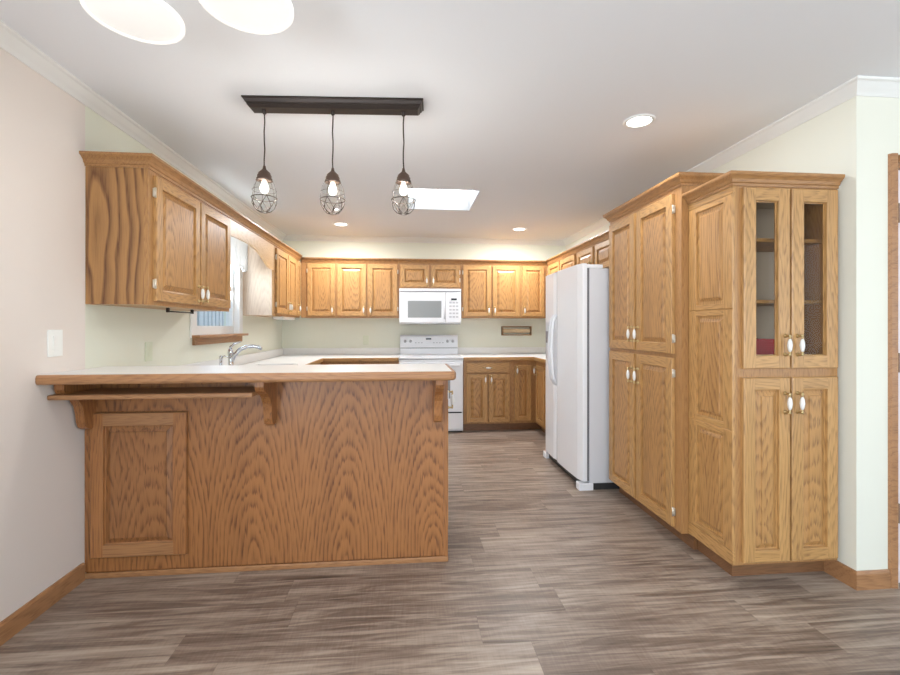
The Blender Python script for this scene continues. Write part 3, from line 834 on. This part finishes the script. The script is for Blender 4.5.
# pendant track
ang = math.atan2(2.326-2.383, .931)
t = thing('pendant_light', 'dark bronze linear pendant light with three wire cage shades over the peninsula', 'pendant light', (-.853, 2.383, ZC), ang)
L_ = .933; DY = .125
A = [(0, 0), (L_, 0), (L_, DY), (0, DY)]
mb = MB()
lev = [(0, -.0005), (0, -.007), (.006, -.010), (.013, -.024), (.019, -.028), (.019, -.034), (.030, -.047)]
prev = None
for ins, z in lev:
    R_ = [mb.bm.verts.new((ins, ins, z)), mb.bm.verts.new((L_-ins, ins, z)), mb.bm.verts.new((L_-ins, DY-ins, z)), mb.bm.verts.new((ins, DY-ins, z))]
    if prev:
        for k in range(4): mb.bm.faces.new([prev[k], prev[(k+1) % 4], R_[(k+1) % 4], R_[k]])
    else: mb.bm.faces.new(R_)
    prev = R_
mb.bm.faces.new(prev)
mb.build('canopy', BRONZE, t)
xs = [.095, .453, .827]
for i, x in enumerate(xs):
    y = DY/2; zt = 2.118-ZC-(.006*i if i < 2 else .004)
    cd = MB().lathe([(.011, -.047), (.011, -.062), (.004, -.070)], Matrix.Translation((x, y, 0)), 12)
    wob = [(x+.002*math.sin(k*2+i), y, -.06+(zt+.06)*k/6) for k in range(7)]
    cd.tube(wob, .0035, 8).build('cord', BRONZE, t)
    M = Matrix.Translation((x, y, zt))
    so = MB().lathe([(0, .014), (.006, .012), (.010, -.006), (.020, -.016), (.030, -.026), (.032, -.036), (.036, -.040), (.036, -.052), (.040, -.056), (.040, -.068), (.0, -.068)], M, 24)
    so = so.build('socket', COPPER, t)
    # clear glass shade
    MB().lathe([(.037, -.069), (.046, -.090), (.055, -.115), (.058, -.145), (.052, -.175), (.036, -.200), (.0, -.210)], M, 28).build('glass_shade', GLASS, t)
    # bulb
    b = MB().lathe([(.012, -.069), (.014, -.080), (.022, -.10), (.022, -.115), (.014, -.13), (0, -.137)], M, 20).build('bulb', BULB, so)
    # cage
    mb = MB()
    def ring(r, z, rad=.0018):
        mb.tube([(x+r*math.cos(2*PI*k/24), y+r*math.sin(2*PI*k/24), zt+z) for k in range(24)], rad, 6, closed=True)
    ring(.041, -.066); ring(.060, -.118, .0010); ring(.064, -.158, .0024); ring(.018, -.232, .0018)
    n = 6; ph = .3*i
    def P(a, r, z): return (x+r*math.cos(a), y+r*math.sin(a), zt+z)
    for k in range(n):
        a = 2*PI*k/n+ph; st = PI/n
        mb.tube([P(a, .041, -.066), P(a, .053, -.09), P(a, .060, -.118), P(a, .064, -.158)], .0010, 6)
        mb.tube([P(a, .064, -.158), P(a+st*.5, .061, -.185), P(a+st, .050, -.210), P(a+st*1.2, .034, -.226), P(a+st*1.5, .018, -.232)], .0018, 6)
        mb.tube([P(a, .064, -.158), P(a-st*.5, .061, -.185), P(a-st, .050, -.210), P(a-st*1.2, .034, -.226), P(a-st*1.5, .018, -.232)], .0018, 6)
    mb.build('cage', BRONZE, t)
    l = bpy.data.lights.new('bulb', 'POINT'); l.energy = 8; l.color = (1, .96, .9); l.shadow_soft_size = .03
    o = bpy.data.objects.new('bulb_lamp', l); C.objects.link(o); o.parent = t; o.location = (x, y, zt-.12)

# dining ceiling fixture with round opal shades
t = thing('ceiling_light', 'ceiling light with large round opal glass discs at the upper left', 'ceiling light', (-.62, 1.36, ZC))
MB().lathe([(.07, -.0005), (.07, -.02), (.05, -.03), (.012, -.034), (.012, -.15), (.022, -.16), (.022, -.18), (0, -.185)], None, 28).build('canopy', WHITE, t)
for (x, y) in ((-.895+.62, 1.563-1.36), (-.51+.62, 1.471-1.36), (-.62+.55, 1.08-1.36)):
    dv = Vector((x, y, 0)); n_ = dv.length
    arm = MB().tube([(0, 0, -.165), (x*.5, y*.5, -.15), (x, y, -.13)], .006, 8).build('arm', WHITE, t)
    s = MB().lathe([(0, -.125), (.03, -.128), (.09, -.135), (.125, -.148), (.134, -.158), (.134, -.166), (.128, -.168), (0, -.171)], Matrix.Translation((x, y, 0)), 48).build('shade', OPAL, t)
    MB().lathe([(.134, -.156), (.142, -.158), (.142, -.170), (.134, -.171), (.134, -.156)], Matrix.Translation((x, y, 0)), 48).build('rim', OPALR, s)
l = bpy.data.lights.new('ceiling', 'AREA'); l.shape = 'DISK'; l.size = .5; l.energy = 7; l.color = (1, .97, .93)
o = bpy.data.objects.new('ceiling_lamp', l); C.objects.link(o); o.parent = t; o.location = (0, 0, -.20)

# ------------------------------------------------------------ small things
# faucet on the sink deck
t = thing('faucet', 'chrome single lever kitchen faucet arching over the sink', 'faucet', (-1.49, 3.93, CZ1))
MB().lathe([(0, 0.0005), (.03, 0.0005), (.03, .008), (.022, .014), (.021, .12), (.024, .15), (.022, .17), (.014, .185), (0, .19)], None, 20).build('base', CHROME, t)
pts = [(0, .0, .07), (.03, .0, .13), (.07, .01, .175), (.12, .02, .20), (.17, .03, .205), (.215, .04, .195), (.24, .045, .178)]
MB().tube(pts, [.018, .018, .017, .017, .016, .015, .014], 12).build('spout', CHROME, t)
MB().tube([(0, 0, .175), (.0, -.005, .20), (.03, -.005, .225), (.085, .0, .245)], [.013, .010, .008, .006], 10).build('lever', CHROME, t)
o = MB().lathe([(0, .0005), (.02, .0005), (.02, .01), (.012, .02), (.011, .10), (.014, .115), (.012, .13), (0, .135)], None, 16)
o.tube([(0, 0, .12), (.03, .0, .13), (.06, 0, .118)], .006, 8)
o = tag(o.build('soap_dispenser', CHROME, None, (-1.53, 3.83, CZ1)), 'small soap dispenser standing left of the chrome faucet', 'soap dispenser')
# sink (drop-in rim)
t = thing('kitchen_sink', 'white double bowl kitchen sink set in the window counter', 'sink', (-1.30, 4.08, CZ1))
mb = MB()
for a, b in ((-.40, -.01), (.01, .40)):
    mb.box(-.15, -.14, a, b, .0005, .012).box(.22, .23, a, b, .0005, .012).box(-.14, .22, a, a+.012, .0005, .012).box(-.14, .22, b-.012, b, .0005, .012)
mb.build('rim', LAM, t)
mb = MB()
for a, b in ((-.388, -.022), (.022, .388)): mb.box(-.139, .219, a, b, .0005, .003)
mb.build('bowl', APPG, t)

# scalloped curtain
t = thing('window_valance', 'short white scalloped curtain valance hanging at the top of the sink window', 'curtain', (XL+.09, 3.60, 0))
mb = MB(); Wc = .93; nx, nz = 90, 14
grid = []
for j in range(nz+1):
    row = []
    for i in range(nx+1):
        s = i/nx; yv = s*Wc
        sc = abs(math.sin(s*PI*4))
        zb_ = 1.845-.04*sc
        z = 2.135+(zb_-2.135)*j/nz
        row.append(mb.bm.verts.new((.012*math.sin(s*PI*34)*(.3+.7*j/nz)+.01*math.sin(s*11), yv, z)))
    grid.append(row)
for j in range(nz):
    for i in range(nx):
        f_ = mb.bm.faces.new([grid[j][i], grid[j][i+1], grid[j+1][i+1], grid[j+1][i]]); f_.smooth = True
cu = mb.build('fabric', SHEER, t)
so = cu.modifiers.new('thick', 'SOLIDIFY'); so.thickness = .002
mb = MB().tube([(0, -.03, 2.13), (0, Wc+.02, 2.13)], .008, 8)
for yv in (-.02, Wc+.01): mb.tube([(0, yv, 2.13), (-.088, yv, 2.13)], .005, 6)
mb.build('rod', WHITE, t)

# spice rack on back wall
t = thing('wall_rack', 'small wooden rack mounted on the back wall right of the range', 'rack', (1.272, YB-.07, 1.165))
mb = MB(); w_, h_ = .405, .125
mb.box(0, w_, 0, .069, 0, .014).box(0, w_, 0, .069, h_-.016, h_).box(0, .014, 0, .069, .014, h_-.016).box(w_-.014, w_, 0, .069, .014, h_-.016)
mb.build('frame', oak('rack_oak', srgb(150, 112, 66), srgb(96, 66, 36), 'X', .5), t)
MB().box(.014, w_-.014, .03, .045, .035, h_-.035).build('rail', oak('rack_rail', srgb(206, 184, 146), srgb(160, 126, 86), 'X', .4), t)
# paper towel holder below the near left cabinet
t = thing('paper_towel_holder', 'thin dark paper towel rod under the wall cabinet left of the window', 'towel holder', (-1.42, 2.80, UZ0))
MB().tube([(0, 0, -.022), (0, .30, -.022)], .004, 8).build('rod', BRONZE, t)
for yv in (0, .30): MB().box(-.008, .008, yv-.006, yv+.006, -.028, -.0005).build('bracket', BRONZE, t)
# under cabinet light
t = thing('under_cabinet_light', 'slim white light fixture under the wall cabinet right of the window', 'light fixture', (-1.46, 5.0, UZ0))
MB().box(0, .11, 0, .50, -.030, -.0005, bev=.004).build('housing', WHITE, t)
MB().box(.015, .095, .03, .47, -.033, -.0302).build('lens', PLATE, t)
# switches and outlets
def plate(label, loc, rz, mat, kind, w_=.076, h_=.122):
    t = thing('wall_switch' if kind == 's' else 'wall_outlet', label, 'switch' if kind == 's' else 'outlet', loc, rz)
    MB().box(-w_/2, w_/2, -.007, -.0005, -h_/2, h_/2, bev=.002).build('plate', mat, t)
    if kind == 's': MB().box(-.017, .017, -.010, -.0072, -.034, .034, bev=.001).build('rocker', mat, t)
    else:
        for z in (-.021, .021): MB().box(-.016, .016, -.009, -.0072, z-.014, z+.014, bev=.001).build('socket', mat, t)
plate('white light switch plate on the blush left wall above the bar end', (XL, 2.245, 1.205), PI/2, PLATE, 's', .085, .125)
plate('sage coloured outlet plate on the left wall beneath the nearest wall cabinet', (XL, 3.0, 1.125), PI/2, SPLATE, 'o')
plate('sage coloured outlet plate on the back wall left of the range', (-.557, YB, 1.107), 0, SPLATE, 'o')
